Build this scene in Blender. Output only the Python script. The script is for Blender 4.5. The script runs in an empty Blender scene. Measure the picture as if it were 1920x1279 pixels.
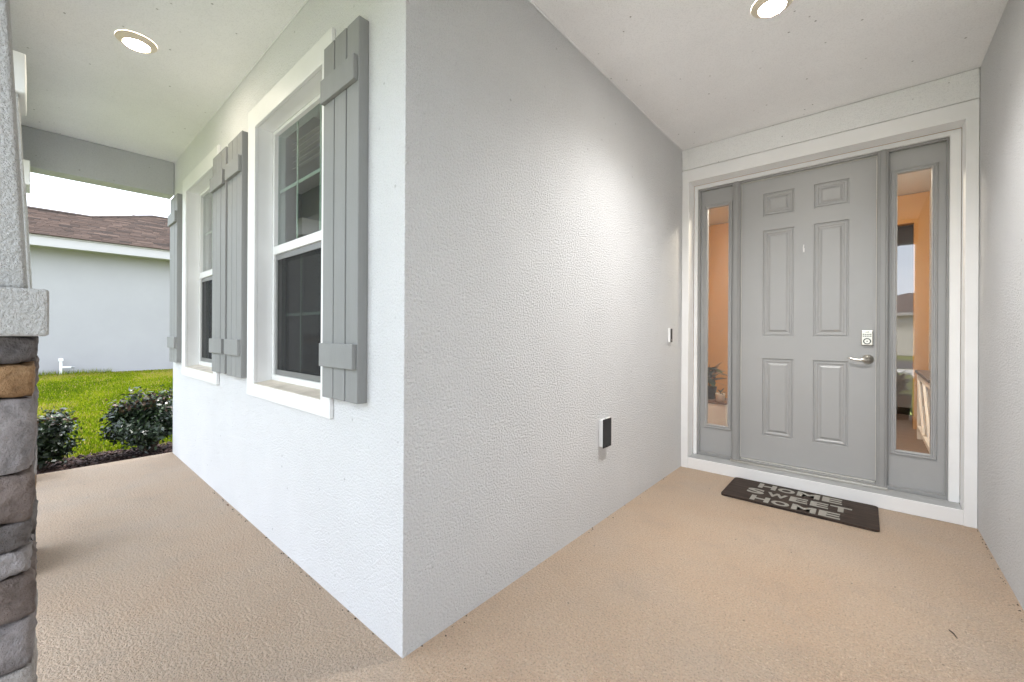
import bpy, math, random
import numpy as np
from mathutils import Vector, Matrix

random.seed(7)
rng = np.random.default_rng(11)
scene = bpy.context.scene
col = scene.collection

# ------------------------------------------------------------------ camera
CAM = Vector((1.3346, -0.914, 1.236))
YAW, ROLL, FPX = 0.7146, 0.0055, 772.657
F_ = Vector((-math.sin(YAW), math.cos(YAW), 0)); R_ = Vector((math.cos(YAW), math.sin(YAW), 0)); U_ = Vector((0, 0, 1))
R2 = R_ * math.cos(ROLL) + U_ * math.sin(ROLL); U2 = U_ * math.cos(ROLL) - R_ * math.sin(ROLL)
cam_data = bpy.data.cameras.new('camera')
cam = bpy.data.objects.new('camera', cam_data); col.objects.link(cam)
M = Matrix((R2, U2, -F_)).transposed().to_4x4(); M.translation = CAM
cam.matrix_world = M
cam_data.sensor_width = 36.0; cam_data.lens = FPX / 1920 * 36.0
cam_data.shift_y = -13.56 / 1920
cam_data.clip_start = 0.02; cam_data.clip_end = 1000
scene.camera = cam

# ------------------------------------------------------------------ sky, sun, exposure
SUN_EL, SUN_AZ = math.radians(60), math.radians(-14)      # azimuth from +Y towards +X
world = bpy.data.worlds.new('World'); scene.world = world; world.use_nodes = True
wn = world.node_tree.nodes; wl = world.node_tree.links; wn.clear()
out = wn.new('ShaderNodeOutputWorld'); bg = wn.new('ShaderNodeBackground'); sky = wn.new('ShaderNodeTexSky')
sky.sky_type = 'NISHITA'; sky.sun_disc = False; sky.sun_elevation = SUN_EL; sky.sun_rotation = SUN_AZ
tc = wn.new('ShaderNodeTexCoord'); nz = wn.new('ShaderNodeTexNoise'); mp = wn.new('ShaderNodeMapping')
mp.inputs['Scale'].default_value = (1, 1, 2.2); nz.inputs['Scale'].default_value = 2.6; nz.inputs['Detail'].default_value = 7
rp = wn.new('ShaderNodeValToRGB'); rp.color_ramp.elements[0].position = 0.30; rp.color_ramp.elements[0].color = (.72, .72, .72, 1)
rp.color_ramp.elements[1].position = 0.62; rp.color_ramp.elements[1].color = (.97, .97, .97, 1)
mx = wn.new('ShaderNodeMix'); mx.data_type = 'RGBA'
wl.new(tc.outputs['Generated'], mp.inputs[0]); wl.new(mp.outputs[0], nz.inputs['Vector']); wl.new(nz.outputs['Fac'], rp.inputs[0])
wl.new(rp.outputs[0], mx.inputs[0]); wl.new(sky.outputs[0], mx.inputs[6]); mx.inputs[7].default_value = (7.3, 8.0, 9.0, 1)
wl.new(mx.outputs[2], bg.inputs[0]); bg.inputs[1].default_value = 0.090
wl.new(bg.outputs[0], out.inputs[0])
sd = bpy.data.lights.new('sun', 'SUN'); sd.energy = 1.5; sd.angle = math.radians(14); sd.color = (1.0, .97, .93)
sun = bpy.data.objects.new('sun', sd); col.objects.link(sun)
sdir = Vector((math.sin(SUN_AZ) * math.cos(SUN_EL), math.cos(SUN_AZ) * math.cos(SUN_EL), math.sin(SUN_EL)))
sun.rotation_euler = sdir.to_track_quat('Z', 'Y').to_euler(); sun.location = sdir * 60
vs = scene.view_settings
vs.view_transform = 'Standard'; vs.look = 'None'; vs.gamma = 1; vs.use_curve_mapping = False; vs.exposure = 2.53
scene.render.engine = 'CYCLES'
scene.cycles.use_denoising = True
scene.cycles.max_bounces = 14; scene.cycles.diffuse_bounces = 7; scene.cycles.transparent_max_bounces = 16
scene.cycles.sample_clamp_indirect = 8

# ------------------------------------------------------------------ materials
def newmat(name):
    m = bpy.data.materials.new(name); m.use_nodes = True
    nt = m.node_tree; nt.nodes.clear()
    o = nt.nodes.new('ShaderNodeOutputMaterial'); b = nt.nodes.new('ShaderNodeBsdfPrincipled')
    nt.links.new(b.outputs[0], o.inputs[0])
    return m, nt, b, o

def coords(nt, space='pos', scale=(1, 1, 1)):
    if space == 'pos':
        s = nt.nodes.new('ShaderNodeNewGeometry').outputs['Position']
    else:
        s = nt.nodes.new('ShaderNodeTexCoord').outputs['Object']
    mpn = nt.nodes.new('ShaderNodeMapping'); mpn.inputs['Scale'].default_value = scale
    nt.links.new(s, mpn.inputs[0]); return mpn.outputs[0]

def noise(nt, vec, scale, detail=3, rough=.55, dist=0):
    n = nt.nodes.new('ShaderNodeTexNoise'); n.inputs['Scale'].default_value = scale; n.inputs['Detail'].default_value = detail
    n.inputs['Roughness'].default_value = rough; n.inputs['Distortion'].default_value = dist
    nt.links.new(vec, n.inputs['Vector']); return n.outputs['Fac']

def ramp(nt, fac, stops):
    r = nt.nodes.new('ShaderNodeValToRGB'); e = r.color_ramp.elements
    while len(e) < len(stops): e.new(.5)
    for k, (p, c) in enumerate(stops):
        e[k].position = p; e[k].color = (c, c, c, 1) if isinstance(c, (int, float)) else (*c[:3], 1)
    nt.links.new(fac, r.inputs[0]); return r.outputs[0]

def mixc(nt, fac, a, b, mode='MIX'):
    m = nt.nodes.new('ShaderNodeMix'); m.data_type = 'RGBA'; m.blend_type = mode
    for sock, v in ((m.inputs[0], fac), (m.inputs[6], a), (m.inputs[7], b)):
        if isinstance(v, (int, float)): sock.default_value = v
        elif isinstance(v, tuple): sock.default_value = (*v[:3], 1)
        else: nt.links.new(v, sock)
    return m.outputs[2]

def bump(nt, b, h, strength, dist, prev=None):
    n = nt.nodes.new('ShaderNodeBump'); n.inputs['Strength'].default_value = strength; n.inputs['Distance'].default_value = dist
    nt.links.new(h, n.inputs['Height'])
    if prev is not None: nt.links.new(prev, n.inputs['Normal'])
    nt.links.new(n.outputs[0], b.inputs['Normal']); return n.outputs[0]

def paint(name, c, rough=.5, var=.05, vscale=2.0, grain=0, gscale=120, gdist=.002, space='pos', spec=.4, scale=(1, 1, 1)):
    m, nt, b, o = newmat(name)
    v = coords(nt, space, scale)
    f = noise(nt, v, vscale, 5, .6)
    hi = tuple(min(1, x * (1 + var)) for x in c); lo = tuple(x * (1 - var) for x in c)
    nt.links.new(ramp(nt, f, [(.3, lo), (.7, hi)]), b.inputs['Base Color'])
    b.inputs['Roughness'].default_value = rough; b.inputs['Specular IOR Level'].default_value = spec
    if grain: bump(nt, b, noise(nt, v, gscale, 4), grain, gdist)
    return m

def stucco(name, c, sc=125, dist=.011, strength=1.0, specks=0.0, spscale=14, var=.035, wob=.0):
    m, nt, b, o = newmat(name)
    v = coords(nt, 'pos')
    n1 = noise(nt, v, sc, 5, .62, wob)
    n2 = noise(nt, v, sc * 2.6, 2, .5, .3)
    h = mixc(nt, .3, ramp(nt, n1, [(.30, 0.0), (.70, 1.0)]), n2)
    bump(nt, b, h, strength, dist)
    big = noise(nt, v, 1.3, 5, .6)
    base = ramp(nt, big, [(.3, tuple(x * (1 - var) for x in c)), (.7, tuple(min(1, x * (1 + var)) for x in c))])
    base = mixc(nt, ramp(nt, noise(nt, v, 170, 3, .7), [(.36, .30), (.50, 0.0)]), base, tuple(x * .62 for x in c))
    if specks:
        vo = nt.nodes.new('ShaderNodeTexVoronoi'); vo.inputs['Scale'].default_value = spscale; nt.links.new(v, vo.inputs['Vector'])
        dot = ramp(nt, vo.outputs['Distance'], [(.035, specks), (.075, 0.0)])
        msk = ramp(nt, noise(nt, v, 2.3, 3), [(.40, 0.0), (.56, 1.0)])
        dd = nt.nodes.new('ShaderNodeMath'); dd.operation = 'MULTIPLY'
        nt.links.new(dot, dd.inputs[0]); nt.links.new(msk, dd.inputs[1])
        base = mixc(nt, dd.outputs[0], base, (.12, .11, .085))
    nt.links.new(base, b.inputs['Base Color'])
    b.inputs['Roughness'].default_value = .85; b.inputs['Specular IOR Level'].default_value = .2
    return m

def floor_mat():
    m, nt, b, o = newmat('porch_floor_coating')
    v = coords(nt, 'pos')
    n1 = noise(nt, v, 90, 4, .6, .0)
    n2 = noise(nt, v, 190, 2, .5)
    h = mixc(nt, .3, ramp(nt, n1, [(.38, 0.0), (.66, 1.0)]), n2)
    bump(nt, b, h, 1.0, .016)
    big = noise(nt, v, 1.1, 5, .62)
    base = ramp(nt, big, [(.30, (.725, .515, .355)), (.5, (.74, .56, .41)), (.70, (.72, .575, .455))])
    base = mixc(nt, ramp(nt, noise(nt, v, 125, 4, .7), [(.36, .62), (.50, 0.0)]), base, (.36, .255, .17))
    base = mixc(nt, ramp(nt, noise(nt, v, 100, 3, .6), [(.53, 0.0), (.68, .50)]), base, (.86, .74, .61))
    vo = nt.nodes.new('ShaderNodeTexVoronoi'); vo.inputs['Scale'].default_value = 9; nt.links.new(v, vo.inputs['Vector'])
    base = mixc(nt, ramp(nt, vo.outputs['Distance'], [(.025, .75), (.05, 0.0)]), base, (.12, .08, .05))
    st = noise(nt, v, 3.2, 6, .7)
    base = mixc(nt, ramp(nt, st, [(.52, 0.0), (.76, .24)]), base, (.38, .335, .30))
    nt.links.new(base, b.inputs['Base Color'])
    b.inputs['Roughness'].default_value = .62; b.inputs['Specular IOR Level'].default_value = .35
    return m

def glass(name, tint=(1, 1, 1), gain=1.0):
    m = bpy.data.materials.new(name); m.use_nodes = True; nt = m.node_tree; nt.nodes.clear()
    o = nt.nodes.new('ShaderNodeOutputMaterial'); t = nt.nodes.new('ShaderNodeBsdfTransparent'); g = nt.nodes.new('ShaderNodeBsdfGlossy')
    t.inputs[0].default_value = (*tint, 1); g.inputs['Roughness'].default_value = 0.0
    fr = nt.nodes.new('ShaderNodeFresnel'); fr.inputs[0].default_value = 1.5
    k = nt.nodes.new('ShaderNodeMath'); k.operation = 'MULTIPLY'; k.inputs[1].default_value = gain; k.use_clamp = True
    ms = nt.nodes.new('ShaderNodeMixShader'); nt.links.new(fr.outputs[0], k.inputs[0])
    ge = nt.nodes.new('ShaderNodeNewGeometry'); fb = nt.nodes.new('ShaderNodeMath'); fb.operation = 'SUBTRACT'; fb.inputs[0].default_value = 1     # only the outer face of a pane mirrors
    k2 = nt.nodes.new('ShaderNodeMath'); k2.operation = 'MULTIPLY'
    nt.links.new(ge.outputs['Backfacing'], fb.inputs[1]); nt.links.new(fb.outputs[0], k2.inputs[0]); nt.links.new(k.outputs[0], k2.inputs[1]); nt.links.new(k2.outputs[0], ms.inputs[0])
    nt.links.new(t.outputs[0], ms.inputs[1]); nt.links.new(g.outputs[0], ms.inputs[2]); nt.links.new(ms.outputs[0], o.inputs[0])
    return m

def emit(name, c, s):
    m = bpy.data.materials.new(name); m.use_nodes = True; nt = m.node_tree; nt.nodes.clear()
    o = nt.nodes.new('ShaderNodeOutputMaterial'); e = nt.nodes.new('ShaderNodeEmission'); e.inputs[0].default_value = (*c, 1); e.inputs[1].default_value = s
    nt.links.new(e.outputs[0], o.inputs[0]); return m

def screen_mat():
    m = bpy.data.materials.new('insect_screen'); m.use_nodes = True; nt = m.node_tree; nt.nodes.clear()
    o = nt.nodes.new('ShaderNodeOutputMaterial'); t = nt.nodes.new('ShaderNodeBsdfTransparent'); d = nt.nodes.new('ShaderNodeBsdfDiffuse')
    d.inputs[0].default_value = (.055, .055, .055, 1)
    ms = nt.nodes.new('ShaderNodeMixShader')
    v = coords(nt, 'pos')
    w1 = nt.nodes.new('ShaderNodeTexWave'); w1.inputs['Scale'].default_value = 90; w1.bands_direction = 'X'
    w2 = nt.nodes.new('ShaderNodeTexWave'); w2.inputs['Scale'].default_value = 90; w2.bands_direction = 'Z'
    for w in (w1, w2):
        w.inputs['Distortion'].default_value = 0; nt.links.new(v, w.inputs['Vector'])
    mxn = nt.nodes.new('ShaderNodeMath'); mxn.operation = 'MAXIMUM'; nt.links.new(w1.outputs['Fac'], mxn.inputs[0]); nt.links.new(w2.outputs['Fac'], mxn.inputs[1])
    nt.links.new(ramp(nt, mxn.outputs[0], [(.2, .38), (.95, .72)]), ms.inputs[0])
    nt.links.new(t.outputs[0], ms.inputs[1]); nt.links.new(d.outputs[0], ms.inputs[2]); nt.links.new(ms.outputs[0], o.inputs[0])
    return m

def stone_mat(name, a, b_, c):
    m, nt, b, o = newmat(name)
    v = coords(nt, 'obj')
    oi = nt.nodes.new('ShaderNodeObjectInfo')
    add = nt.nodes.new('ShaderNodeVectorMath'); add.operation = 'ADD'
    mul = nt.nodes.new('ShaderNodeMath'); mul.operation = 'MULTIPLY'; mul.inputs[1].default_value = 37
    nt.links.new(oi.outputs['Random'], mul.inputs[0]); nt.links.new(v, add.inputs[0]); nt.links.new(mul.outputs[0], add.inputs[1])
    v = add.outputs[0]
    n1 = noise(nt, v, 13, 7, .62, .5)
    base = ramp(nt, n1, [(.28, a), (.5, b_), (.74, c)])
    n3 = noise(nt, v, 60, 5, .7)
    base = mixc(nt, ramp(nt, n3, [(.25, .5), (.5, 0.0)]), base, tuple(x * .35 for x in a))
    nt.links.new(base, b.inputs['Base Color'])
    h = mixc(nt, .45, n1, n3); bump(nt, b, h, 1.0, .022)
    b.inputs['Roughness'].default_value = .8; b.inputs['Specular IOR Level'].default_value = .3
    return m

def attr_mat(name, stops, rough=.6, attr='tone', trans=0.0, spec=.3):
    m, nt, b, o = newmat(name)
    a = nt.nodes.new('ShaderNodeAttribute'); a.attribute_name = attr
    nt.links.new(ramp(nt, a.outputs['Fac'], stops), b.inputs['Base Color'])
    b.inputs['Roughness'].default_value = rough; b.inputs['Specular IOR Level'].default_value = spec
    if trans:
        t = nt.nodes.new('ShaderNodeBsdfTranslucent'); ms = nt.nodes.new('ShaderNodeMixShader'); ms.inputs[0].default_value = trans
        nt.links.new(ramp(nt, a.outputs['Fac'], stops), t.inputs[0])
        nt.links.new(b.outputs[0], ms.inputs[1]); nt.links.new(t.outputs[0], ms.inputs[2]); nt.links.new(ms.outputs[0], o.inputs[0])
    return m

def plank_mat(name, c0, c1, c2, scale, rough=.5, axis=(1, 12, 1)):
    m, nt, b, o = newmat(name)
    v = coords(nt, 'pos', axis)
    n = noise(nt, v, scale, 7, .65, .6)
    nt.links.new(ramp(nt, n, [(.3, c0), (.52, c1), (.75, c2)]), b.inputs['Base Color'])
    b.inputs['Roughness'].default_value = rough
    bump(nt, b, n, .25, .002)
    return m

WALL_C = (.85, .855, .86)
MT = dict(
    wall=stucco('grey_stucco', WALL_C, specks=.30, spscale=9, sc=94, dist=.0155), fine=stucco('fine_grey_stucco', WALL_C, specks=.35, spscale=9, sc=94, dist=.0075),
    rough=stucco('heavy_grey_stucco', (.63, .625, .61), sc=150, dist=.009, strength=.9, wob=.15),
    ceiling=stucco('porch_ceiling_paint', (.87, .872, .875), sc=40, dist=.002, strength=.25, specks=.75, spscale=11, var=.05),
    beam=stucco('shaded_beam_stucco', (.50, .51, .52), sc=80, dist=.004, strength=.5, specks=.5, spscale=10),  # darker than the walls: backlit shade put into the colour
    band=stucco('band_stucco', (.86, .865, .86), sc=60, dist=.004, strength=.5, specks=.6, spscale=13),
    white=paint('white_trim_paint', (.86, .86, .855), .45, .03, 3, .12, 160, .001),
    vinyl=paint('white_vinyl', (.82, .82, .81), .3, .01, 3),
    sill=paint('weathered_sill_paint', (.66, .60, .51), .7, .18, 7, .3, 90, .002),
    shutter=paint('grey_shutter_paint', (.285, .288, .282), .58, .09, 5, .7, 300, .003, scale=(1, 1, .10)),
    gap=paint('dark_groove', (.10, .10, .095), .8, .1),
    door=paint('grey_door_paint', (.372, .373, .370), .40, .03, 2, .10, 260, .0008, spec=.8),
    frame=paint('grey_frame_paint', (.305, .305, .30), .33, .03, 4, .05, 200, .0008, spec=.5),
    step=paint('grey_step_paint', (.40, .405, .405), .6, .14, 9, .35, 70, .004),
    pale=paint('pale_weatherstrip', (.72, .71, .66), .5, .04),
    black=paint('black_plastic', (.018, .018, .02), .3, .1),
    whiteplastic=paint('white_plastic', (.85, .85, .84), .3, .02),
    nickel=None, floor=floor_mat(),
    pane=glass('window_glass', (.80, .85, .84), 2.0), lite=glass('sidelight_glass', (.95, .95, .94), 4.6), screen=screen_mat(),
    muntin=paint('green_tinted_muntin', (.52, .62, .52), .5, .03),
    foyer=paint('foyer_wall_paint', (.54, .29, .085), .7, .03, 3, .1, 90, .002),
    woodfloor=plank_mat('foyer_wood_floor', (.10, .06, .04), (.17, .105, .07), (.24, .15, .10), 3, .4),
    dark=paint('dim_room_paint', (.46, .45, .50), .8, .05),
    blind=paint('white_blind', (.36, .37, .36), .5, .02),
    soil=paint('dark_soil', (.05, .038, .03), .95, .3, 20, .6, 40, .02),
    lawn=paint('lawn_thatch', (.14, .165, .022), .95, .35, 6, .6, 60, .02),
    concrete=paint('driveway_concrete', (.56, .53, .48), .85, .08, 2, .4, 60, .004),
    asphalt=paint('asphalt', (.06, .06, .062), .9, .2, 4, .5, 80, .006),
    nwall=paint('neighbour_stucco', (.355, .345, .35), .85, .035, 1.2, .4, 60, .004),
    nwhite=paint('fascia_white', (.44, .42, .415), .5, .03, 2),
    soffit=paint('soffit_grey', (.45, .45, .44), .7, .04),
    shingle=attr_mat('brown_shingles', [(0, (.020, .0125, .009)), (.5, (.044, .026, .0185)), (1, (.080, .051, .038))], .9),
    roofbase=paint('roof_underlay', (.035, .027, .024), .95, .2),
    leaf=attr_mat('shrub_leaves', [(0, (.010, .018, .010)), (.55, (.024, .046, .020)), (.86, (.085, .135, .040)), (.93, (.10, .075, .04)), (1, (.125, .06, .035))], .33, trans=.15, spec=.6),
    bark=paint('shrub_bark', (.09, .065, .045), .9, .2, 30),
    grass=attr_mat('grass_blades_green', [(0, (.07, .115, .004)), (.5, (.19, .255, .006)), (.85, (.31, .32, .014)), (.93, (.36, .30, .07)), (1, (.34, .26, .13))], .8, trans=.3, spec=.1),
    chip=attr_mat('mulch_chips_brown', [(0, (.018, .011, .010)), (.55, (.055, .030, .026)), (1, (.135, .088, .072))], .85),
    pvc=paint('white_pvc', (.80, .80, .78), .4, .05), dirt=paint('dead_leaf_brown', (.20, .075, .035), .8, .2, 60),
    twig=paint('dark_twig', (.045, .03, .02), .8, .2, 60),
    stucco_far=paint('far_house_stucco', (.66, .66, .66), .85, .04), garage=paint('far_garage_door', (.62, .58, .52), .6, .03),
    mat=plank_mat('doormat_rubber_planks', (.010, .006, .004), (.034, .020, .013), (.080, .050, .034), 2.6, .8, (1.2, 14, 1)),
    letter=paint('doormat_grey_print', (.30, .285, .25), .7, .12, 40),
    lamp=emit('porch_lamp_glow', (1.0, .88, .72), 30.0), lamp2=emit('entry_lamp_glow', (1.0, .95, .88), 55.0), foyerlamp=emit('foyer_lamp_glow', (1.0, .88, .70), 36.0),
    ring=paint('lamp_ring_glow_tint', (.74, .66, .52), .4, .02),  # cream tint puts the bulb's warm light into the ring's colour
    yellow=paint('mustard_ceramic', (.55, .33, .03), .4, .05), tabletop=paint('dark_wood_top', (.12, .085, .06), .4, .2, 8),
    terracotta=paint('brown_clay_pot', (.13, .07, .045), .6, .15, 12), potwhite=paint('cream_pot', (.80, .76, .70), .5, .03),
)
m, nt, b, o = newmat('satin_nickel'); b.inputs['Base Color'].default_value = (.66, .63, .57, 1); b.inputs['Metallic'].default_value = 1; b.inputs['Roughness'].default_value = .28
MT['nickel'] = m
STONES = [stone_mat('stone_charcoal', (.068, .060, .058), (.14, .124, .12), (.25, .225, .215)),
          stone_mat('stone_tan', (.17, .095, .045), (.32, .19, .095), (.42, .29, .17)),
          stone_mat('stone_grey', (.17, .155, .155), (.29, .265, .265), (.40, .37, .36)),
          stone_mat('stone_umber', (.10, .078, .068), (.19, .15, .135), (.27, .225, .205)),
          stone_mat('stone_pale', (.24, .215, .20), (.36, .33, .31), (.46, .43, .41)),
          stone_mat('stone_slate', (.12, .108, .11), (.22, .198, .198), (.34, .31, .305))]

# ------------------------------------------------------------------ mesh helpers
class MB:
    def __init__(self): self.v = []; self.f = []
    def quad(self, a, b, c, d):
        n = len(self.v); self.v += [tuple(a), tuple(b), tuple(c), tuple(d)]; self.f.append((n, n + 1, n + 2, n + 3)); return self
    def box(self, x0, x1, y0, y1, z0, z1):
        n = len(self.v)
        self.v += [(x0, y0, z0), (x1, y0, z0), (x1, y1, z0), (x0, y1, z0), (x0, y0, z1), (x1, y0, z1), (x1, y1, z1), (x0, y1, z1)]
        self.f += [tuple(n + i for i in q) for q in ((0, 3, 2, 1), (4, 5, 6, 7), (0, 1, 5, 4), (1, 2, 6, 5), (2, 3, 7, 6), (3, 0, 4, 7))]
        return self
    def taper(self, r0, z0, r1, z1):
        n = len(self.v)
        for (x0, x1, y0, y1), z in ((r0, z0), (r1, z1)): self.v += [(x0, y0, z), (x1, y0, z), (x1, y1, z), (x0, y1, z)]
        self.f += [tuple(n + i for i in q) for q in ((0, 3, 2, 1), (4, 5, 6, 7), (0, 1, 5, 4), (1, 2, 6, 5), (2, 3, 7, 6), (3, 0, 4, 7))]
        return self
    def prism(self, poly, z0, z1):
        n = len(self.v); k = len(poly)
        self.v += [(x, y, z0) for x, y in poly] + [(x, y, z1) for x, y in poly]
        self.f.append(tuple(n + i for i in reversed(range(k)))); self.f.append(tuple(n + k + i for i in range(k)))
        for i in range(k): j = (i + 1) % k; self.f.append((n + i, n + j, n + k + j, n + k + i))
        return self
    def lathe(self, prof, seg=32, axis='z', c=(0, 0, 0), cap=True):
        n = len(self.v); k = len(prof)
        for i in range(seg):
            a = 2 * math.pi * i / seg
            for r, h in prof:
                p = (r * math.cos(a), r * math.sin(a), h)
                if axis == 'y': p = (p[0], p[2], p[1])
                if axis == 'x': p = (p[2], p[0], p[1])
                self.v.append((p[0] + c[0], p[1] + c[1], p[2] + c[2]))
        for i in range(seg):
            j = (i + 1) % seg
            for q in range(k - 1): self.f.append((n + i * k + q, n + j * k + q, n + j * k + q + 1, n + i * k + q + 1))
        if cap:
            for q in (0, k - 1):
                if prof[q][0] > 1e-6: self.f.append(tuple(n + i * k + q for i in range(seg)))
        return self
    def tube(self, pts, radii, seg=10):
        n = len(self.v); pts = [Vector(p) for p in pts]
        if isinstance(radii, (int, float)): radii = [radii] * len(pts)
        for i, p in enumerate(pts):
            t = (pts[min(i + 1, len(pts) - 1)] - pts[max(i - 1, 0)]).normalized()
            a = t.orthogonal().normalized() if abs(t.z) > .9 else t.cross(Vector((0, 0, 1))).normalized()
            b2 = t.cross(a)
            for s in range(seg):
                an = 2 * math.pi * s / seg; self.v.append(tuple(p + (a * math.cos(an) + b2 * math.sin(an)) * radii[i]))
        for i in range(len(pts) - 1):
            for s in range(seg):
                t2 = (s + 1) % seg
                self.f.append((n + i * seg + s, n + i * seg + t2, n + (i + 1) * seg + t2, n + (i + 1) * seg + s))
        self.f.append(tuple(n + s for s in reversed(range(seg)))); self.f.append(tuple(n + (len(pts) - 1) * seg + s for s in range(seg)))
        return self
    def mesh(self, name, mat, smooth=False):
        me = bpy.data.meshes.new(name); me.from_pydata(self.v, [], self.f); me.update()
        import bmesh
        bm = bmesh.new(); bm.from_mesh(me); bmesh.ops.recalc_face_normals(bm, faces=bm.faces); bm.to_mesh(me); bm.free()
        if smooth: me.polygons.foreach_set('use_smooth', [True] * len(me.polygons))
        me.materials.append(mat); return me
    def build(self, name, mat, parent=None, bevel=0, smooth=False, seg=2):
        ob = bpy.data.objects.new(name, self.mesh(name, mat, smooth)); col.objects.link(ob)
        if parent is not None: attach(ob, parent)
        if bevel:
            bv = ob.modifiers.new('bevel', 'BEVEL'); bv.width = bevel; bv.segments = seg; bv.limit_method = 'ANGLE'; bv.angle_limit = math.radians(40)
        return ob

def attach(ob, parent):
    ob.parent = parent
    bpy.context.view_layer.update()
    ob.matrix_parent_inverse = parent.matrix_world.inverted()

def empty(name, loc=(0, 0, 0)):
    e = bpy.data.objects.new(name, None); e.location = loc; e.empty_display_size = .1; col.objects.link(e); return e

def tag(ob, label=None, cat=None, group=None, kind=None):
    for k, v in (('label', label), ('category', cat), ('group', group), ('kind', kind)):
        if v: ob[k] = v
    return ob

def np_mesh(name, V, Fq, mat, tone=None):
    me = bpy.data.meshes.new(name); V = np.asarray(V, np.float32); Fq = np.asarray(Fq, np.int32)
    k = Fq.shape[1]
    me.vertices.add(len(V)); me.vertices.foreach_set('co', V.ravel())
    me.loops.add(Fq.size); me.loops.foreach_set('vertex_index', Fq.ravel())
    me.polygons.add(len(Fq)); me.polygons.foreach_set('loop_start', np.arange(0, Fq.size, k, dtype=np.int32))
    me.polygons.foreach_set('loop_total', np.full(len(Fq), k, np.int32))
    me.update(calc_edges=True)
    if tone is not None:
        at = me.attributes.new('tone', 'FLOAT', 'FACE'); at.data.foreach_set('value', np.asarray(tone, np.float32))
    me.materials.append(mat)
    return me

def np_obj(name, V, Fq, mat, tone=None, parent=None):
    ob = bpy.data.objects.new(name, np_mesh(name, V, Fq, mat, tone)); col.objects.link(ob)
    if parent is not None: attach(ob, parent)
    return ob

def holed(us, ws, holes, d0, d1, put, skew=None):
    """slab over the grid us x ws with rectangular holes (cells); put(u, w, d) -> point. Faces on both sides plus all reveals."""
    mb = MB(); idx = {}
    def vid(i, j, k):
        if (i, j, k) not in idx:
            u = us[i]
            if skew and k == 1:
                if i == 0: u += skew[0]
                if i == len(us) - 1: u += skew[1]
            idx[(i, j, k)] = len(mb.v); mb.v.append(put(u, ws[j], d1 if k else d0))
        return idx[(i, j, k)]
    solid = lambda i, j: 0 <= i < len(us) - 1 and 0 <= j < len(ws) - 1 and (i, j) not in holes
    for i in range(len(us) - 1):
        for j in range(len(ws) - 1):
            if not solid(i, j): continue
            for k in (0, 1): mb.f.append((vid(i, j, k), vid(i + 1, j, k), vid(i + 1, j + 1, k), vid(i, j + 1, k)))
            for di, dj, e in ((-1, 0, ((i, j), (i, j + 1))), (1, 0, ((i + 1, j), (i + 1, j + 1))), (0, -1, ((i, j), (i + 1, j))), (0, 1, ((i, j + 1), (i + 1, j + 1)))):
                if not solid(i + di, j + dj):
                    (a, c2), (e2, f2) = e
                    mb.f.append((vid(a, c2, 0), vid(e2, f2, 0), vid(e2, f2, 1), vid(a, c2, 1)))
    return mb

def ringprof(rect, prof, ypos):
    """nested rectangles (x0,x1,z0,z1) inset by prof=[(inset, depth)...]; last one filled. Faces look to -Y."""
    x0, x1, z0, z1 = rect; mb = MB()
    loops = []
    for ins, d in prof:
        n = len(mb.v); y = ypos + d
        mb.v += [(x0 + ins, y, z0 + ins), (x1 - ins, y, z0 + ins), (x1 - ins, y, z1 - ins), (x0 + ins, y, z1 - ins)]; loops.append(n)
    for a, c in zip(loops, loops[1:]):
        for k in range(4): q = (k + 1) % 4; mb.f.append((a + k, a + q, c + q, c + k))
    return mb, loops

# ------------------------------------------------------------------ terrain and paving
def sstep(x, a, b):
    t = np.clip((x - a) / (b - a), 0, 1); return t * t * (3 - 2 * t)
def ground_z(x, y):
    x = np.asarray(x, float); y = np.asarray(y, float)
    return -.12 + .38 * sstep(-x, 4.8, 11.9) * sstep(y, -11, -4)
gx = np.unique(np.concatenate([np.linspace(-260, -20, 13), np.linspace(-20, 12, 65), np.linspace(12, 260, 13)]))
gy = np.unique(np.concatenate([np.linspace(-260, -40, 12), np.linspace(-40, -12, 12), np.linspace(-12, 12, 49), np.linspace(12, 260, 13)]))
GX, GY = np.meshgrid(gx, gy, indexing='ij'); GZ = ground_z(GX, GY)
V = np.stack([GX, GY, GZ], -1).reshape(-1, 3); ny = len(gy)
ii, jj = np.meshgrid(np.arange(len(gx) - 1), np.arange(ny - 1), indexing='ij'); a = (ii * ny + jj).ravel()
g = np_obj('lawn', V, np.stack([a, a + ny, a + ny + 1, a + 1], 1), MT['lawn']); tag(g, 'green lawn sloping gently up to the neighbouring house', kind='structure')
g.data.polygons.foreach_set('use_smooth', [True] * len(g.data.polygons))

H, L, D, WD = 2.961, 4.05, 3.045, 1.865
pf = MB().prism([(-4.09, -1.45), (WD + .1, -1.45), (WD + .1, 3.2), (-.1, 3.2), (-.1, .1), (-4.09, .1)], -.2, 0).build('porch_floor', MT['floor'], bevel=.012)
tag(pf, 'textured tan coated concrete porch floor', kind='structure')
tag(MB().prism([(-4.0, -1.455), (-4.0, -3.4), (.1, -3.4), (.1, -9.0), (1.75, -9.0), (1.75, -1.455)], -.2, -.012).build('walkway', MT['concrete']), 'concrete front walkway with an added apron bouncing light to the porch', kind='structure')  # broad apron along the porch added out of view to bounce light up
tag(MB().box(2.4, 8.2, -13, -1.7, -.2, -.06).build('driveway', MT['concrete']), 'concrete driveway', kind='structure')
tag(MB().box(-120, 120, -15, -13.02, -.2, -.075).build('sidewalk', MT['concrete']), 'concrete pavement along the street', kind='structure')
tag(MB().box(-120, 120, -24, -16, -.3, -.11).build('road', MT['asphalt']), 'grey asphalt street', kind='structure')
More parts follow.
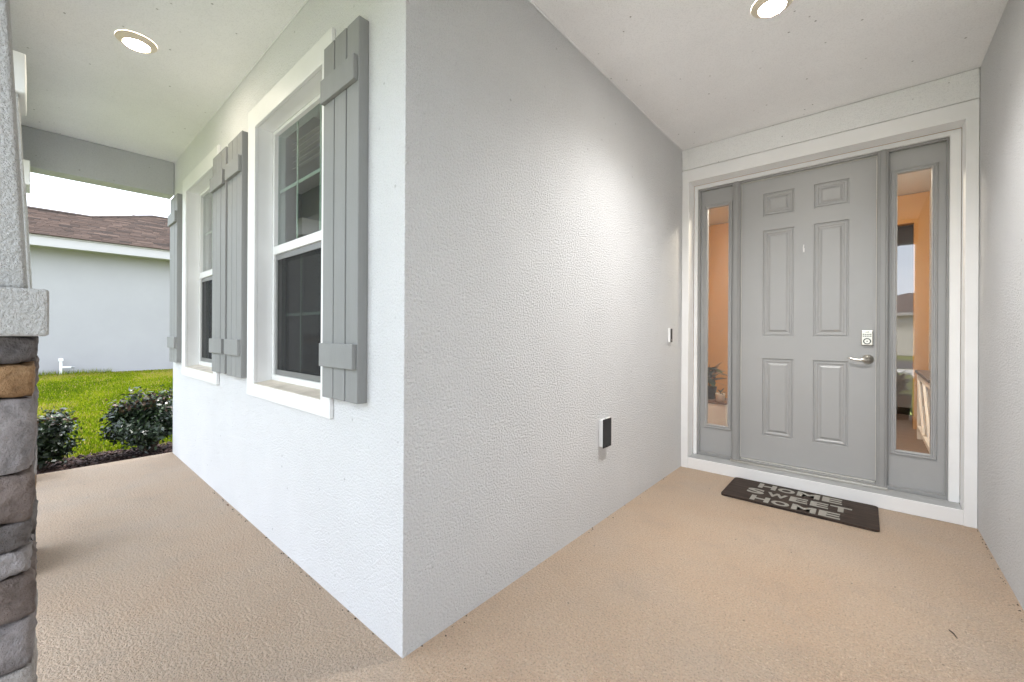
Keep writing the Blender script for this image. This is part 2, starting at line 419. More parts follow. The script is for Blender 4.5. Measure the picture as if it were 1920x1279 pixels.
bed = MB().prism([(-4.1, -2.2), (-4.1, 1.2), (-5.0, 1.2), (-5.02, .4), (-4.93, -.5), (-5.05, -1.3), (-4.98, -2.2)], -.18, -.105).build('mulch_bed', MT['soil'])
tag(bed, 'dark mulch bed along the porch edge', kind='structure')

# ------------------------------------------------------------------ the house
house = empty('house', (0, 0, 0))
tag(house, 'pale grey stucco house with covered porch, grey front door and shuttered windows', 'house')
W1 = [(-1.722, -.563), (-3.563, -2.408)]                       # outer trim of the two windows
def opening(t): return (t[0] + .128, t[1] - .098)
ZO0, ZO1 = .913, 2.532
oa, ob_ = opening(W1[1]), opening(W1[0])
us = [-L, oa[0], oa[1], ob_[0], ob_[1], 0.0]; ws = [-.02, ZO0, ZO1, H]
wm = holed(us, ws, {(1, 1), (3, 1)}, 0.0, .16, lambda u, w, d: (u, d, w), skew=(0, -.16)).build('window_wall', MT['fine'], house)
tag(wm, 'pale stucco wall with the two shuttered windows')
wm = holed([0, 3.06], [-.02, H], set(), 0.0, -.16, lambda u, w, d: (d, u, w), skew=(.16, 0)).build('entry_wall', MT['wall'], house)
tag(wm, 'long pale stucco wall leading to the front door')
wm = MB().box(WD, 8.4, -1.55, 9.0, -.05, H).build('garage_wall', MT['wall'], house)
wm = holed([.17, 1.3, 3.0, 9.0], [-.15, .9, 2.5, H], {(1, 1)}, -L, -L + .16, lambda u, w, d: (d, u, w)).build('side_wall', MT['wall'], house)  # unseen window opening added to let daylight into the dim room
wm = MB().box(-L + .16, WD, 8.84, 9.0, -.15, H).build('back_wall', MT['wall'], house)
# ceiling slab / roof
wm = MB().box(-4.45, 8.8, -1.75, 9.4, H, H + .1).build('porch_ceiling', MT['ceiling'], house); tag(wm, 'smooth pale porch ceiling with dirt specks')
rf = MB(); hz = H + .13
rv = [(-4.7, -2.0, hz), (9, -2.0, hz), (9, 9.7, hz), (-4.7, 9.7, hz), (1.2, 3.85, hz + 2.7), (3.1, 3.85, hz + 2.7)]
rf.v = rv; rf.f = [(0, 1, 5, 4), (1, 2, 5), (2, 3, 4, 5), (3, 0, 4), (0, 3, 2, 1)]
m2 = paint('house_roof_shingles', (.10, .075, .066), .9, .25, 6, .5, 30, .01); rf.build('roof', m2, house)
MB().box(-4.7, 9, -2.03, -2.0, H + .02, H + .16).build('fascia', MT['white'], house)
# beams
bm_ = MB().box(-L - .17, -L + .03, -1.22, -.003, 2.625, H - .002).build('porch_beam', MT['beam'], house, bevel=.006); tag(bm_, 'short beam closing the far end of the porch, backlit shade in its colour')
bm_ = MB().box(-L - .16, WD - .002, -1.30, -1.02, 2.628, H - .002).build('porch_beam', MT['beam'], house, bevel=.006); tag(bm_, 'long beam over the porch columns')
# caulk line where walls meet the ceiling
MB().box(-L + .03, -.005, -.006, -.0005, H - .012, H - .0005).box(.0005, .006, .005, D - .02, H - .012, H - .0005).build('ceiling_caulk', MT['ceiling'], house, bevel=.003)

# door wall: band, surround, step
bd = MB().box(.001, WD - .001, D - .006, D + .3, 2.768, H - .002).build('header_band', MT['band'], house, bevel=.006); tag(bd, 'rough stucco band between the door surround and the ceiling')
sur = holed([.002, .064, 1.803, WD - .002], [0.0, .101, 2.652, 2.764], {(1, 0), (1, 1)}, D, D + .15, lambda u, w, d: (u, d, w)).build('door_surround', MT['white'], house, bevel=.003)
MB().box(.0645, 1.8025, D + .001, D + .012, 0.002, .100).build('step_riser', MT['white'], house, bevel=.002)
MB().box(.0645, 1.8025, D + .0125, D + .30, 0.002, .101).build('door_step', MT['step'], house, bevel=.006)
YB = 3.195
holed([.0645, .097, 1.748, 1.8025], [.1015, 2.617, 2.6515], {(1, 0)}, YB, YB + .12, lambda u, w, d: (u, d, w)).build('brickmould', MT['white'], house, bevel=.004)
# grey frame
YD = 3.245
fr = holed([.0975, .116, .392, .459, 1.374, 1.440, 1.736, 1.7475], [.102, .128, 2.599, 2.6165], {(1, 1), (3, 1), (5, 1)}, YD - .03, YD + .10, lambda u, w, d: (u, d, w)).build('door_frame', MT['frame'], house, bevel=.002)
for x0, x1 in ((.392, .459), (1.374, 1.440)):
    mu = MB().box(x0 + .004, x1 - .004, YD - .046, YD - .0302, .106, 2.612).box(x0 + .016, x1 - .016, YD - .056, YD - .0461, .104, 2.612)
    mu.build('mullion', MT['frame'], fr, bevel=.004)
th = MB().box(.3925, 1.4395, YD - .075, YD - .031, .1015, .118).build('threshold', MT['nickel'], fr, bevel=.003)

# ---- front door
DX0, DX1, DZ0, DZ1 = .463, 1.370, .140, 2.592
px = [DX0, .628, .853, .987, 1.211, DX1]; pz = [DZ0, .362, 1.034, 1.225, 2.148, 2.272, 2.470, DZ1]
holes = {(i, j) for i in (1, 3) for j in (1, 3, 5)}
door = holed(px, pz, holes, YD, YD + .044, lambda u, w, d: (u, d, w)).build('front_door', MT['door'], house); tag(door, 'grey six-panel front door with keypad lock and lever handle')
for i in (1, 3):
    for j in (1, 3, 5):
        prof = [(0, 0), (.004, .011), (.011, .011), (.016, .0045), (.026, .0045), (.034, .011), (.042, .0105), (.056, .0025)]
        mb, lp = ringprof((px[i], px[i + 1], pz[j], pz[j + 1]), prof, YD); n = lp[-1]; mb.f.append((n, n + 1, n + 2, n + 3))
        me = mb.mesh('panel', MT['door']);
        ob = bpy.data.objects.new('panel', me); col.objects.link(ob); attach(ob, door)
ws_ = MB().box(DX0 - .003, DX1 + .003, YD - .006, YD + .004, DZ1 + .0015, DZ1 + .0055).box(DX0 - .0035, DX0 - .0005, YD - .004, YD + .003, DZ0, DZ1).box(DX1 + .0005, DX1 + .0035, YD - .004, YD + .003, DZ0, DZ1).build('weatherstrip', MT['pale'], door)
MB().box(DX0, DX1, YD - .004, YD + .02, DZ0 - .011, DZ0 - .004).build('door_sweep', MT['pale'], door)
MB().box(DX0 - .003, DX1 + .003, YD + .021, YD + .044, .1285, DZ0 - .001).build('sweep_gasket', MT['black'], door)
# lever handle
lv = MB().lathe([(.001, 0), (.033, 0), (.036, -.004), (.033, -.010), (.020, -.015), (.014, -.022), (.013, -.045), (.001, -.047)], 32, 'y', (1.325, YD, 1.056))
lv.build('lever_rose', MT['nickel'], door, smooth=True)
P = [(1.325, YD - .042, 1.056), (1.300, YD - .047, 1.055), (1.272, YD - .047, 1.050), (1.245, YD - .044, 1.054), (1.222, YD - .042, 1.062), (1.208, YD - .041, 1.063)]
MB().tube(P, [.0125, .0105, .009, .0078, .0066, .0045], 12).build('lever_handle', MT['nickel'], door, smooth=True)
kp = MB().box(1.287, 1.355, YD - .022, YD - .0005, 1.163, 1.276).build('keypad_lock', MT['nickel'], door, bevel=.005)
mb = MB()
for r in range(2):
    for c in range(5): mb.box(1.2965 + c * .0105, 1.3035 + c * .0105, YD - .0245, YD - .0222, 1.243 - r * .014, 1.250 - r * .014)
mb.box(1.309, 1.333, YD - .0235, YD - .0222, 1.262, 1.268)
mb.build('keypad_buttons', MT['black'], door)
mb = MB().lathe([(.0165, -.0245), (.0235, -.0245), (.0235, -.021), (.0165, -.021), (.0165, -.0245)], 28, 'y', (1.321, YD, 1.194), cap=False)
mb.lathe([(.001, -.0265), (.0045, -.0265), (.0045, -.021)], 12, 'y', (1.321, YD, 1.194), cap=False); mb.build('lock_cylinder', MT['black'], door)
hk = MB().box(.914, .926, YD - .006, YD - .0003, 1.925, 1.958).tube([(.920, YD - .006, 1.955), (.920, YD - .008, 1.972), (.9215, YD - .005, 1.986)], .004, 8).tube([(.917, YD - .006, 1.940), (.917, YD - .018, 1.948), (.917, YD - .02, 1.962)], .0028, 8)
hk.build('wreath_hook', MT['whiteplastic'], door, bevel=.002)

# ---- sidelights
for s, (x0, x1, gx0, gx1, lab) in enumerate(((.1162, .3918, .177, .351, 'narrow glazed sidelight left of the front door'), (1.4402, 1.7358, 1.487, 1.663, 'narrow glazed sidelight right of the front door'))):
    g0, g1 = .395, 2.430
    sl = holed([x0, gx0 - .034, gx1 + .034, x1], [.1285, g0 - .034, g1 + .034, 2.5985], {(1, 1)}, YD, YD + .044, lambda u, w, d: (u, d, w)).build('sidelight', MT['door'], house); tag(sl, lab)
    prof = [(0, 0), (.003, -.010), (.010, -.012), (.014, -.005), (.021, -.005), (.025, -.011), (.031, -.009), (.034, .006), (.0345, .02)]
    mb, lp = ringprof((gx0 - .034, gx1 + .034, g0 - .034, g1 + .034), prof, YD); mb.build('glazing_moulding', MT['door'], sl)
    MB().box(gx0 - .006, gx1 + .006, YD + .014, YD + .018, g0 - .006, g1 + .006).build('pane', MT['lite'], sl)

# ---- windows
def window(t, lab):
    x0, x1 = t; a0, a1 = opening(t); YF = .084
    fr = holed([a0 + .001, a0 + .028, a1 - .028, a1 - .001], [ZO0 + .012, ZO0 + .052, 1.735, 1.788, ZO1 - .022, ZO1 - .001], {(1, 1), (1, 3)}, YF, YF + .07, lambda u, w, d: (u, d, w)).build('window', MT['vinyl'], house, bevel=.003)
    tag(fr, lab)
    holed([x0, a0, a1, x1], [.8335, ZO0, ZO1, 2.662], {(1, 1)}, -.020, -.0005, lambda u, w, d: (u, d, w)).build('trim', MT['white'], fr, bevel=.003)
    # painted reveal lining
    holed([a0, a0 + .0008, a1 - .0008, a1], [ZO0 + .0005, ZO1 - .0008, ZO1 - .0002], {(1, 0)}, -.0002, .083, lambda u, w, d: (u, d, w)).build('reveal', MT['white'], fr)
    sm = MB(); sm.v = [(a0 + .001, -.018, ZO0 - .004), (a1 - .001, -.018, ZO0 - .004), (a1 - .001, .083, ZO0 - .004), (a0 + .001, .083, ZO0 - .004), (a0 + .001, -.018, ZO0 + .003), (a1 - .001, -.018, ZO0 + .003), (a1 - .001, .083, ZO0 + .018), (a0 + .001, .083, ZO0 + .018)]
    sm.f = [(0, 3, 2, 1), (4, 5, 6, 7), (0, 1, 5, 4), (1, 2, 6, 5), (2, 3, 7, 6), (3, 0, 4, 7)]; sm.build('sill', MT['sill'], fr)
    w = a1 - a0
    # lower sash stands back, dark screen frame in front of it
    holed([a0 + .0285, a0 + .058, a1 - .058, a1 - .0285], [ZO0 + .0525, ZO0 + .085, 1.700, 1.7345], {(1, 1)}, YF + .012, YF + .022, lambda u, ww, d: (u, d, ww)).build('screen_frame', paint('bronze_screen_frame', (.20, .20, .195), .4, .05), fr)
    MB().quad((a0 + .058, YF + .017, ZO0 + .085), (a1 - .058, YF + .017, ZO0 + .085), (a1 - .058, YF + .017, 1.70), (a0 + .058, YF + .017, 1.70)).build('insect_screen', MT['screen'], fr)
    MB().box(a0 + .0285, a1 - .0285, YF + .048, YF + .053, ZO0 + .0525, 1.7345).build('pane', MT['pane'], fr)
    MB().box(a0 + .0285, a1 - .0285, YF + .024, YF + .029, 1.7885, ZO1 - .0225).build('pane', MT['pane'], fr)
    zc = (1.788 + ZO1 - .022) / 2; zl = (ZO0 + .052 + 1.735) / 2
    for k in (1, 2):
        xm = a0 + w * k / 3
        MB().box(xm - .0075, xm + .0075, YF + .0295, YF + .035, 1.7885, ZO1 - .0225).build('muntin', MT['muntin'], fr)
        MB().box(xm - .0075, xm + .0075, YF + .0535, YF + .059, ZO0 + .0525, 1.7345).build('muntin', MT['muntin'], fr)
    MB().box(a0 + .029, a1 - .029, YF + .0352, YF + .041, zc - .009, zc + .009).build('muntin', MT['muntin'], fr)
    MB().box(a0 + .029, a1 - .029, YF + .0592, YF + .065, zl - .009, zl + .009).build('muntin', MT['muntin'], fr)
    me = None
    for k in range(5):
        z = ZO1 - .03 - k * .041
        if me is None:
            mb = MB(); mb.v = [(a0 + .01, .20, -.013), (a1 - .01, .20, -.013), (a1 - .01, .245, .013), (a0 + .01, .245, .013), (a0 + .01, .20, -.010), (a1 - .01, .20, -.010), (a1 - .01, .245, .016), (a0 + .01, .245, .016)]
            mb.f = [(0, 3, 2, 1), (4, 5, 6, 7), (0, 1, 5, 4), (1, 2, 6, 5), (2, 3, 7, 6), (3, 0, 4, 7)]; me = mb.mesh('blind_slat', MT['blind'])
        sl = bpy.data.objects.new('blind_slat', me); sl.location = (0, 0, z); col.objects.link(sl); attach(sl, fr)
    return fr
window(W1[0], 'white framed window nearest the porch corner')
window(W1[1], 'white framed window at the far end of the porch')
# dim room behind the windows
rm = MB(); rm.box(-L + .16, -.165, .161, 4.4, .02, .05); rm.build('room_floor', MT['dark'], house)
MB().box(-L + .16, -.165, 4.4, 4.45, .05, H - .01).build('room_wall', MT['dark'], house)
for x in (-2.05,): MB().box(x - .04, x + .04, .161, 2.4, .05, H - .01).build('room_partition', MT['dark'], house)
MB().box(-L + .3, -2.6, 1.2, 3.0, .05, .62).box(-L + .3, -2.6, 2.9, 3.0, .62, 1.2).build('bed_base', MT['dark'], house, bevel=.03)

# ---- shutters
def shutter(x0, x1, lab, first=[None]):
    w = x1 - x0
    bk = MB().box(x0 + .004, x1 - .004, -.030, -.0005, .944, 2.546).build('shutter', MT['gap'], house); tag(bk, lab)
    g_ = .0075; bw = (w - 2 * g_) / 3
    for k in range(3):
        a0 = x0 + k * (bw + g_); dz = random.uniform(-.003, .003)
        MB().box(a0, a0 + bw, -.046 + random.uniform(-.0012, .0012), -.0003 if k in (0, 2) else -.0302, .940 + dz, 2.551 + dz).build('board', MT['shutter'], bk, bevel=.0035)
    for z0 in (1.083, 2.284): MB().box(x0 + .006, x1 - .008, -.066, -.0462, z0, z0 + .106).build('batten', MT['shutter'], bk, bevel=.003)
shutter(-.583, -.264, 'grey board shutter nearest the porch corner')
shutter(-2.052, -1.748, 'grey board shutter left of the near window')
shutter(-2.432, -2.108, 'grey board shutter right of the far window')
shutter(-3.955, -3.632, 'grey board shutter at the far end of the wall')

# ---- porch columns
CX1, YIN = .150, -.914
PW = .42
Zrows = [0.0, .13, .245, .40, .505, .608, .702, .780, .830, .879, .972, 1.111, 1.175, 1.226]
fcol = [2, 0, 3, 1, 4, 5, 3, 2, 0, 3, 2, 1, 0]
def stone_mesh(lx, ly, lz, seed):
    """a split-face block centred at the origin: worn edges, a few chipped planes and a fine roughness"""
    r = np.random.default_rng(seed); n = (7, 7, 6); pts = {}; mb = MB(); dim = np.array([lx, ly, lz])
    ax = [np.linspace(-1, 1, k + 1) for k in n]
    cuts = []
    for _ in range(13):
        nv = r.normal(size=3); nv /= np.linalg.norm(nv); cuts.append((nv, (np.abs(nv) * dim / 2).sum() * r.uniform(.84, .98)))
    ph = r.uniform(0, 6.28, (4, 3)); fr = r.uniform(20, 75, (4, 3))
    def p(i, j, k):
        if (i, j, k) in pts: return pts[(i, j, k)]
        q = np.array([ax[0][i], ax[1][j], ax[2][k]])
        q = np.sign(q) * np.abs(q) ** .8                      # crowd the rows towards the edges
        l = (np.abs(q) ** 26).sum() ** (1 / 26); q = q / max(l, 1e-6) * np.abs(q).max() * dim / 2
        for nv, d in cuts:
            e = q @ nv - d
            if e > 0: q = q - nv * e * .75
        w = sum(np.sin(q * fr[t] + ph[t]).sum() for t in range(4)) * .0006
        q = q + q / (np.linalg.norm(q) + 1e-9) * w + r.normal(0, .0015, 3)
        pts[(i, j, k)] = len(mb.v); mb.v.append(tuple(q)); return pts[(i, j, k)]
    for a in range(3):
        o1, o2 = [t for t in range(3) if t != a]
        for side in (0, n[a]):
            for u in range(n[o1]):
                for w in range(n[o2]):
                    q = []
                    for du, dw in ((0, 0), (1, 0), (1, 1), (0, 1)):
                        c = [0, 0, 0]; c[a] = side; c[o1] = u + du; c[o2] = w + dw; q.append(p(*c))
                    mb.f.append(tuple(q))
    return mb
def column(x_face, lab, proto=None):
    x1 = x_face; x0 = x1 - PW; y1 = YIN - .002; y0 = y1 - PW
    core = MB().box(x0 + .035, x1 - .035, y0 + .035, y1 - .035, .001, 1.226)
    st = []
    if proto is None:
        c = core.build('porch_column', paint('mortar_dark', (.10, .095, .09), .95, .2, 30, .5, 60, .004), house)
    else:
        c = proto.copy(); col.objects.link(c); c.location = (x_face - CX1, 0, 0)
    c['label'] = lab
    if proto is not None:
        for ch in list(proto.children):
            k = ch.copy(); col.objects.link(k); k.parent = c
        return c
    for r in range(len(Zrows) - 1):
        z0, z1 = Zrows[r] + .0012, Zrows[r + 1] - .0012; lz = z1 - z0; zc = (z0 + z1) / 2
        big = r % 2 == 0
        # +X and -X faces: stones run along y; +Y / -Y faces fill between
        for face, sx in (('x', 1), ('x', -1), ('y', 1), ('y', -1)):
            own = big if face == 'x' else not big          # who owns the corner in this course
            lo, hi = (0.0, PW) if own else (.062, PW - .062)
            cut = random.uniform(.42, .6) * (hi - lo) + lo
            for s0, s1 in ((lo, cut - .003), (cut + .003, hi)):
                ln = s1 - s0; dep = .062 + random.uniform(-.003, .005)
                mid = (s0 + s1) / 2
                near = sx == 1 and s1 > PW - .1
                if face == 'x':
                    mb = stone_mesh(dep, ln, lz, random.randrange(9999)); pos = ((x1 - dep / 2 + random.uniform(-.004, .003)) if sx > 0 else x0 + dep / 2, y0 + mid, zc)
                else:
                    mb = stone_mesh(ln, dep, lz, random.randrange(9999)); pos = (x0 + mid, (y1 - dep / 2 + random.uniform(-.003, .003)) if sx > 0 else y0 + dep / 2, zc)
                mat = STONES[fcol[r]] if near else random.choice(STONES)
                so = bpy.data.objects.new('stone', mb.mesh('stone', mat, smooth=True)); col.objects.link(so)
                so.location = pos; so.rotation_euler = (random.uniform(-.03, .03), random.uniform(-.02, .02), random.uniform(-.015, .015)); attach(so, c)
    cc = .017
    MB().box(x0 - cc, x1 + cc, y0 - cc, y1 + cc, 1.2265, 1.315).build('cap', MT['rough'], c, bevel=.006, seg=3)
    MB().taper((x0 + .012, x1 - .012, y0 + .012, y1 - .012), 1.3152, (x0 + .062, x1 - .062, y0 + .062, y1 - .062), 2.430).build('shaft', MT['rough'], c, bevel=.006, seg=3)
    MB().box(x0 + .040, x1 - .040, y0 + .040, y1 - .040, 2.430, 2.6275).build('capital', MT['white'], c, bevel=.005)
    return c
c1 = column(CX1, 'tapered stucco column on a stone pedestal, nearest in front')
column(-1.83, 'middle tapered porch column', c1)
column(-3.80, 'far tapered porch column at the end of the porch', c1)

# ---- foyer behind the front door
FZ = .115
MB().box(-.9, 2.3, YD + .11, 7.2, FZ - .03, FZ).build('foyer_floor', MT['woodfloor'], house)
MB().box(2.06, 2.10, YD + .12, 7.2, FZ, H - .01).build('foyer_wall', MT['foyer'], house)
MB().box(-.62, -.58, YD + .12, 6.0, FZ, H - .01).build('foyer_wall', MT['foyer'], house)
holed([-.58, .75, 1.735, 2.06], [FZ, 2.60, H - .01], {(1, 0)}, 6.0, 6.12, lambda u, w, d: (u, d, w)).build('foyer_wall', MT['foyer'], house)
MB().box(-.62, -.16, YD + .10, YD + .119, FZ, H - .01).box(-.16, .0955, YD + .10, YD + .119, FZ, H - .01).box(1.7495, 2.06, YD + .10, YD + .119, FZ, H - .01).box(.0955, 1.7495, YD + .10, YD + .119, 2.62, H - .01).build('foyer_wall', MT['foyer'], house)
MB().box(-.8, 2.3, 8.0, 8.05, FZ, H - .01).build('hall_wall', MT['dark'], house)

# ------------------------------------------------------------------ things in the foyer
def pot_plant(name, loc, potr, poth, potmat, leaves, spread, height, llen, lab, seed):
    e = empty(name, loc); r = np.random.default_rng(seed)
    MB().lathe([(.001, 0), (potr * .78, 0), (potr, poth * .9), (potr, poth), (potr * .88, poth), (potr * .86, poth * .85), (.001, poth * .85)], 24).build('pot', potmat, e, smooth=True).location = (0, 0, 0)
    e.children[-1].matrix_parent_inverse = Matrix.Identity(4)
    V = []; Fq = []; T = []; sm = MB()
    for k in range(leaves):
        an = r.uniform(0, 6.283); tl = r.uniform(.1, 1.0) ** .7; base = np.array([0, 0, poth * .85 + height * r.uniform(.1, .75)])
        dirv = np.array([math.cos(an) * tl, math.sin(an) * tl, r.uniform(-.1, .9)]); dirv /= np.linalg.norm(dirv)
        side = np.cross(dirv, [0, 0, 1]); side /= np.linalg.norm(side) + 1e-6
        ln = llen * r.uniform(.6, 1.1); w = ln * .17
        p0 = base + dirv * spread * .2; prev = None
        for q, wf in ((0, .25), (.35, 1), (.7, .85), (1, .06)):
            c = p0 + dirv * ln * q + np.array([0, 0, -.25 * ln * q * q]); n = len(V)
            V += [c - side * w * wf, c + side * w * wf]
            if prev is not None: Fq.append((prev, prev + 1, n + 1, n)); T.append(r.uniform(.1, .8))
            prev = n
    sm.tube([(0, 0, poth * .8), (.004, .003, poth * .85 + height * .5), (0, .006, poth * .85 + height * .85)], [.008, .006, .003], 6)
    for ob in (np_obj('leaves', V, Fq, MT['leaf'], T), sm.build('stem', MT['bark'])): ob.parent = e
    return e
bench = empty('bench', (-.2, 4.45, FZ))
for nm, args, mt in (('bench_body', (-.54, .105, 4.22, 4.62, FZ, .440), 'white'), ('bench_top', (-.55, .112, 4.212, 4.63, .4405, .462), 'terracotta')): MB().box(*args).build(nm, MT[mt], bench, bevel=.006)
MB().box(-.50, .065, 4.2155, 4.2195, FZ + .04, .40).build('front_panel', MT['white'], bench, bevel=.002)
tag(bench, 'low white bench with a brown top seen through the left sidelight', 'bench')
tag(pot_plant('potted_plant', (.030, 4.28, .4625), .052, .095, MT['potwhite'], 15, .05, .05, .075, '', 3), 'small plant in a cream pot behind the left sidelight', 'plant')
tag(pot_plant('potted_plant', (-.135, 4.44, .4625), .085, .15, MT['black'], 46, .08, .34, .24, '', 5), 'tall dark leafy plant in a black pot behind the left sidelight', 'plant')
ct = empty('console_table', (1.88, 4.7, FZ))
MB().box(1.715, 2.05, 4.08, 5.42, .835, .865).build('table_top', MT['tabletop'], ct, bevel=.004)
for x in (1.73, 1.99):
    for y in (4.10, 5.36): MB().box(x, x + .045, y, y + .045, FZ, .834).build('leg', MT['white'], ct, bevel=.003)
MB().box(1.732, 1.772, 4.147, 5.358, .77, .834).build('apron', MT['white'], ct); MB().box(1.732, 1.772, 4.147, 5.358, .22, .26).build('lower_rail', MT['white'], ct)
for y0, y1 in ((4.15, 4.75), (4.75, 5.355)):
    for s in (0, 1):
        z0, z1 = (.262, .768) if s == 0 else (.768, .262)
        MB().tube([(1.744 + .016 * s, y0, z0), (1.744 + .016 * s, y1, z1)], .017, 4).build('cross_brace', MT['white'], ct)
tag(ct, 'white console table with crossed sides behind the right sidelight', 'table')
vz = MB().lathe([(.001, 0), (.078, 0), (.072, .03), (.045, .12), (.022, .19), (.016, .215), (.012, .215), (.010, .2), (.001, .19)], 28).build('vase', MT['yellow'], smooth=True); vz.location = (1.83, 4.30, .8655)
tag(vz, 'mustard yellow cone vase on the white console table', 'vase')
fl = empty('foyer_light', (.78, 3.95, H - .012))
for nm, prof, mt in (('lamp_base', [(.001, 0), (.19, 0), (.19, -.025), (.001, -.025)], 'nickel'), ('lamp_shade', [(.18, -.0255), (.17, -.06), (.12, -.10), (.001, -.115)], 'foyerlamp')):
    ob = MB().lathe(prof, 32, cap=False).build(nm, MT[mt], smooth=True); ob.parent = fl
tag(fl, 'warm dome ceiling lamp lighting the foyer behind the door', 'ceiling lamp')

# ------------------------------------------------------------------ porch fittings
for (x, y, lab) in ((-1.962, -.532, 'lit round porch ceiling light in front of the windows'), (.945, 1.585, 'lit round porch ceiling light before the front door')):
    e = empty('recessed_light', (x, y, H))
    ob = MB().lathe([(.094, -.0005), (.095, -.005), (.090, -.010), (.070, -.024), (.063, -.0255), (.060, -.022)], 48, cap=False).build('trim_ring', MT['ring'], smooth=True); ob.parent = e
    ob = MB().lathe([(.0605, -.0225), (.045, -.0265), (.001, -.028)], 48, cap=False).build('lens', MT['lamp' if x < 0 else 'lamp2'], smooth=True); ob.parent = e
    if x > 0:                                                   # the beam of the lit downlight over the entry
        ld = bpy.data.lights.new('downlight_beam', 'SPOT'); ld.energy = 46; ld.spot_size = math.radians(143); ld.spot_blend = 1.0; ld.shadow_soft_size = .055; ld.color = (1.0, .985, .97)
        lo = bpy.data.objects.new('downlight_beam', ld); col.objects.link(lo); lo.parent = e; lo.location = (0, 0, -.034)
    tag(e, lab, 'ceiling light', 'round lights in the porch ceiling')
db = empty('doorbell', (0, 2.73, 1.17))
for ob in (MB().box(.0005, .024, 2.700, 2.748, 1.168, 1.292).build('body', MT['whiteplastic'], bevel=.006), MB().box(.0241, .0265, 2.703, 2.745, 1.172, 1.288).build('face_plate', MT['black'], bevel=.004),
           MB().lathe([(.001, .0275), (.008, .0275), (.009, .0266)], 20, 'x', (0, 2.724, 1.19), cap=False).build('button', MT['nickel'])): attach(ob, db)
tag(db, 'slim doorbell with black face on the stucco wall beside the door', 'doorbell')
ou = empty('outlet_box', (0, 1.55, .5))
for ob in (MB().box(.0005, .030, 1.497, 1.596, .500, .676).build('box', MT['whiteplastic'], bevel=.004), MB().box(.0302, .036, 1.492, 1.602, .494, .682).build('cover', MT['black'], bevel=.004),
           MB().tube([(.0365, 1.515, .686), (.0365, 1.58, .686)], .004, 8).build('hinge', MT['whiteplastic']), MB().box(.0361, .040, 1.535, 1.56, .497, .507).build('latch', MT['black'])): attach(ob, ou)
tag(ou, 'white weatherproof outlet box with a black cover low on the stucco wall', 'outlet')

# doormat
mt = empty('doormat', (.928, 2.79, 0))
def rrect(x0, x1, y0, y1, r):
    p = []
    for cx, cy, a0 in ((x1 - r, y1 - r, 0), (x0 + r, y1 - r, 90), (x0 + r, y0 + r, 180), (x1 - r, y0 + r, 270)):
        for k in range(5): an = math.radians(a0 + k * 22.5); p.append((cx + r * math.cos(an), cy + r * math.sin(an)))
    return p
base = MB().prism(rrect(-.459, .459, -.243, .243, .03), .0012, .0135).build('mat_base', MT['mat'], bevel=.002); base.parent = mt
edge = MB(); outer = rrect(-.4595, .4595, -.2435, .2435, .03); inn = rrect(-.452, .452, -.236, .236, .026); n = len(outer)
edge.v = [(x, y, .0010) for x, y in outer] + [(x, y, .0152) for x, y in outer] + [(x, y, .0152) for x, y in inn] + [(x, y, .0136) for x, y in inn]
for q in range(3):
    for i in range(n): j = (i + 1) % n; edge.f.append((q * n + i, q * n + j, (q + 1) * n + j, (q + 1) * n + i))
ob = edge.build('mat_border', MT['mat']); ob.parent = mt
def text_mesh(body, size, width, loc, off=.004, rz=0):
    cu = bpy.data.curves.new('lettering', 'FONT'); cu.body = body; cu.size = size; cu.align_x = 'CENTER'; cu.align_y = 'CENTER'; cu.extrude = .0004; cu.offset = off; cu.offset = .004
    t = bpy.data.objects.new('tmp', cu); col.objects.link(t); bpy.context.view_layer.update()
    me = bpy.data.meshes.new_from_object(t.evaluated_get(bpy.context.evaluated_depsgraph_get())); bpy.data.objects.remove(t)
    xs = [v.co.x for v in me.vertices]; ys = [v.co.y for v in me.vertices]
    sx = width / (max(xs) - min(xs)); sy = size / (max(ys) - min(ys)); cx = (max(xs) + min(xs)) / 2; cy = (max(ys) + min(ys)) / 2
    for v in me.vertices: v.co.x = (v.co.x - cx) * sx; v.co.y = (v.co.y - cy) * sy
    me.materials.clear(); me.materials.append(MT['letter'])
    ob = bpy.data.objects.new('lettering', me); col.objects.link(ob); ob.parent = mt; ob.location = loc; return ob
def word(chars, y):
    for ch, x0, x1, s in chars: text_mesh(ch, .112 * s, x1 - x0, ((x0 + x1) / 2, y - .112 * (1 - s) * .25, .0141))
for y in (.158, -.158):
    word([('H', -.268, -.148, 1), ('O', -.135, -.025, .82), ('M', -.010, .130, 1), ('E', .145, .262, 1.0)], y)
word([('S', -.318, -.205, 1), ('W', -.185, -.055, .82), ('E', -.040, .070, .95), ('E', .085, .190, .95), ('T', .198, .320, 1.0)], 0)
mt.rotation_euler = (0, 0, math.radians(.3))
tag(mt, 'dark brown plank-patterned doormat reading home sweet home before the front door', 'doormat')

# small litter
lf = MB(); lf.v = [(0, 0, 0), (.016, .006, .010), (.034, 0, .004), (.018, -.009, .013), (.004, .005, .006)]; lf.f = [(0, 3, 1, 4), (3, 2, 1)]
ob = lf.build('dead_leaf', MT['dirt']); ob.location = (-2.12, -.022, .002); tag(ob, 'small curled dead leaf at the foot of the window wall', 'leaf')
ob = MB().tube([(0, 0, .003), (.012, -.022, .004), (.018, -.048, .003)], [.0018, .0026, .0014], 6).build('twig', MT['twig']); ob.location = (1.592, 1.60, 0); tag(ob, 'tiny dark twig lying on the tan floor before the door', 'twig')
cr = []
for k in range(118):
    if k >= 90: cr.append((.001 + rng.random() ** 2 * .03, rng.uniform(.05, 3.0), .002))
    elif k < 40: cr.append((WD - .008 - rng.random() * .02, rng.uniform(1.6, 3.0), .002))
    else: cr.append((rng.uniform(-2.6, -.2), -.006 - rng.random() * .02, .002))
V = []; Fq = []
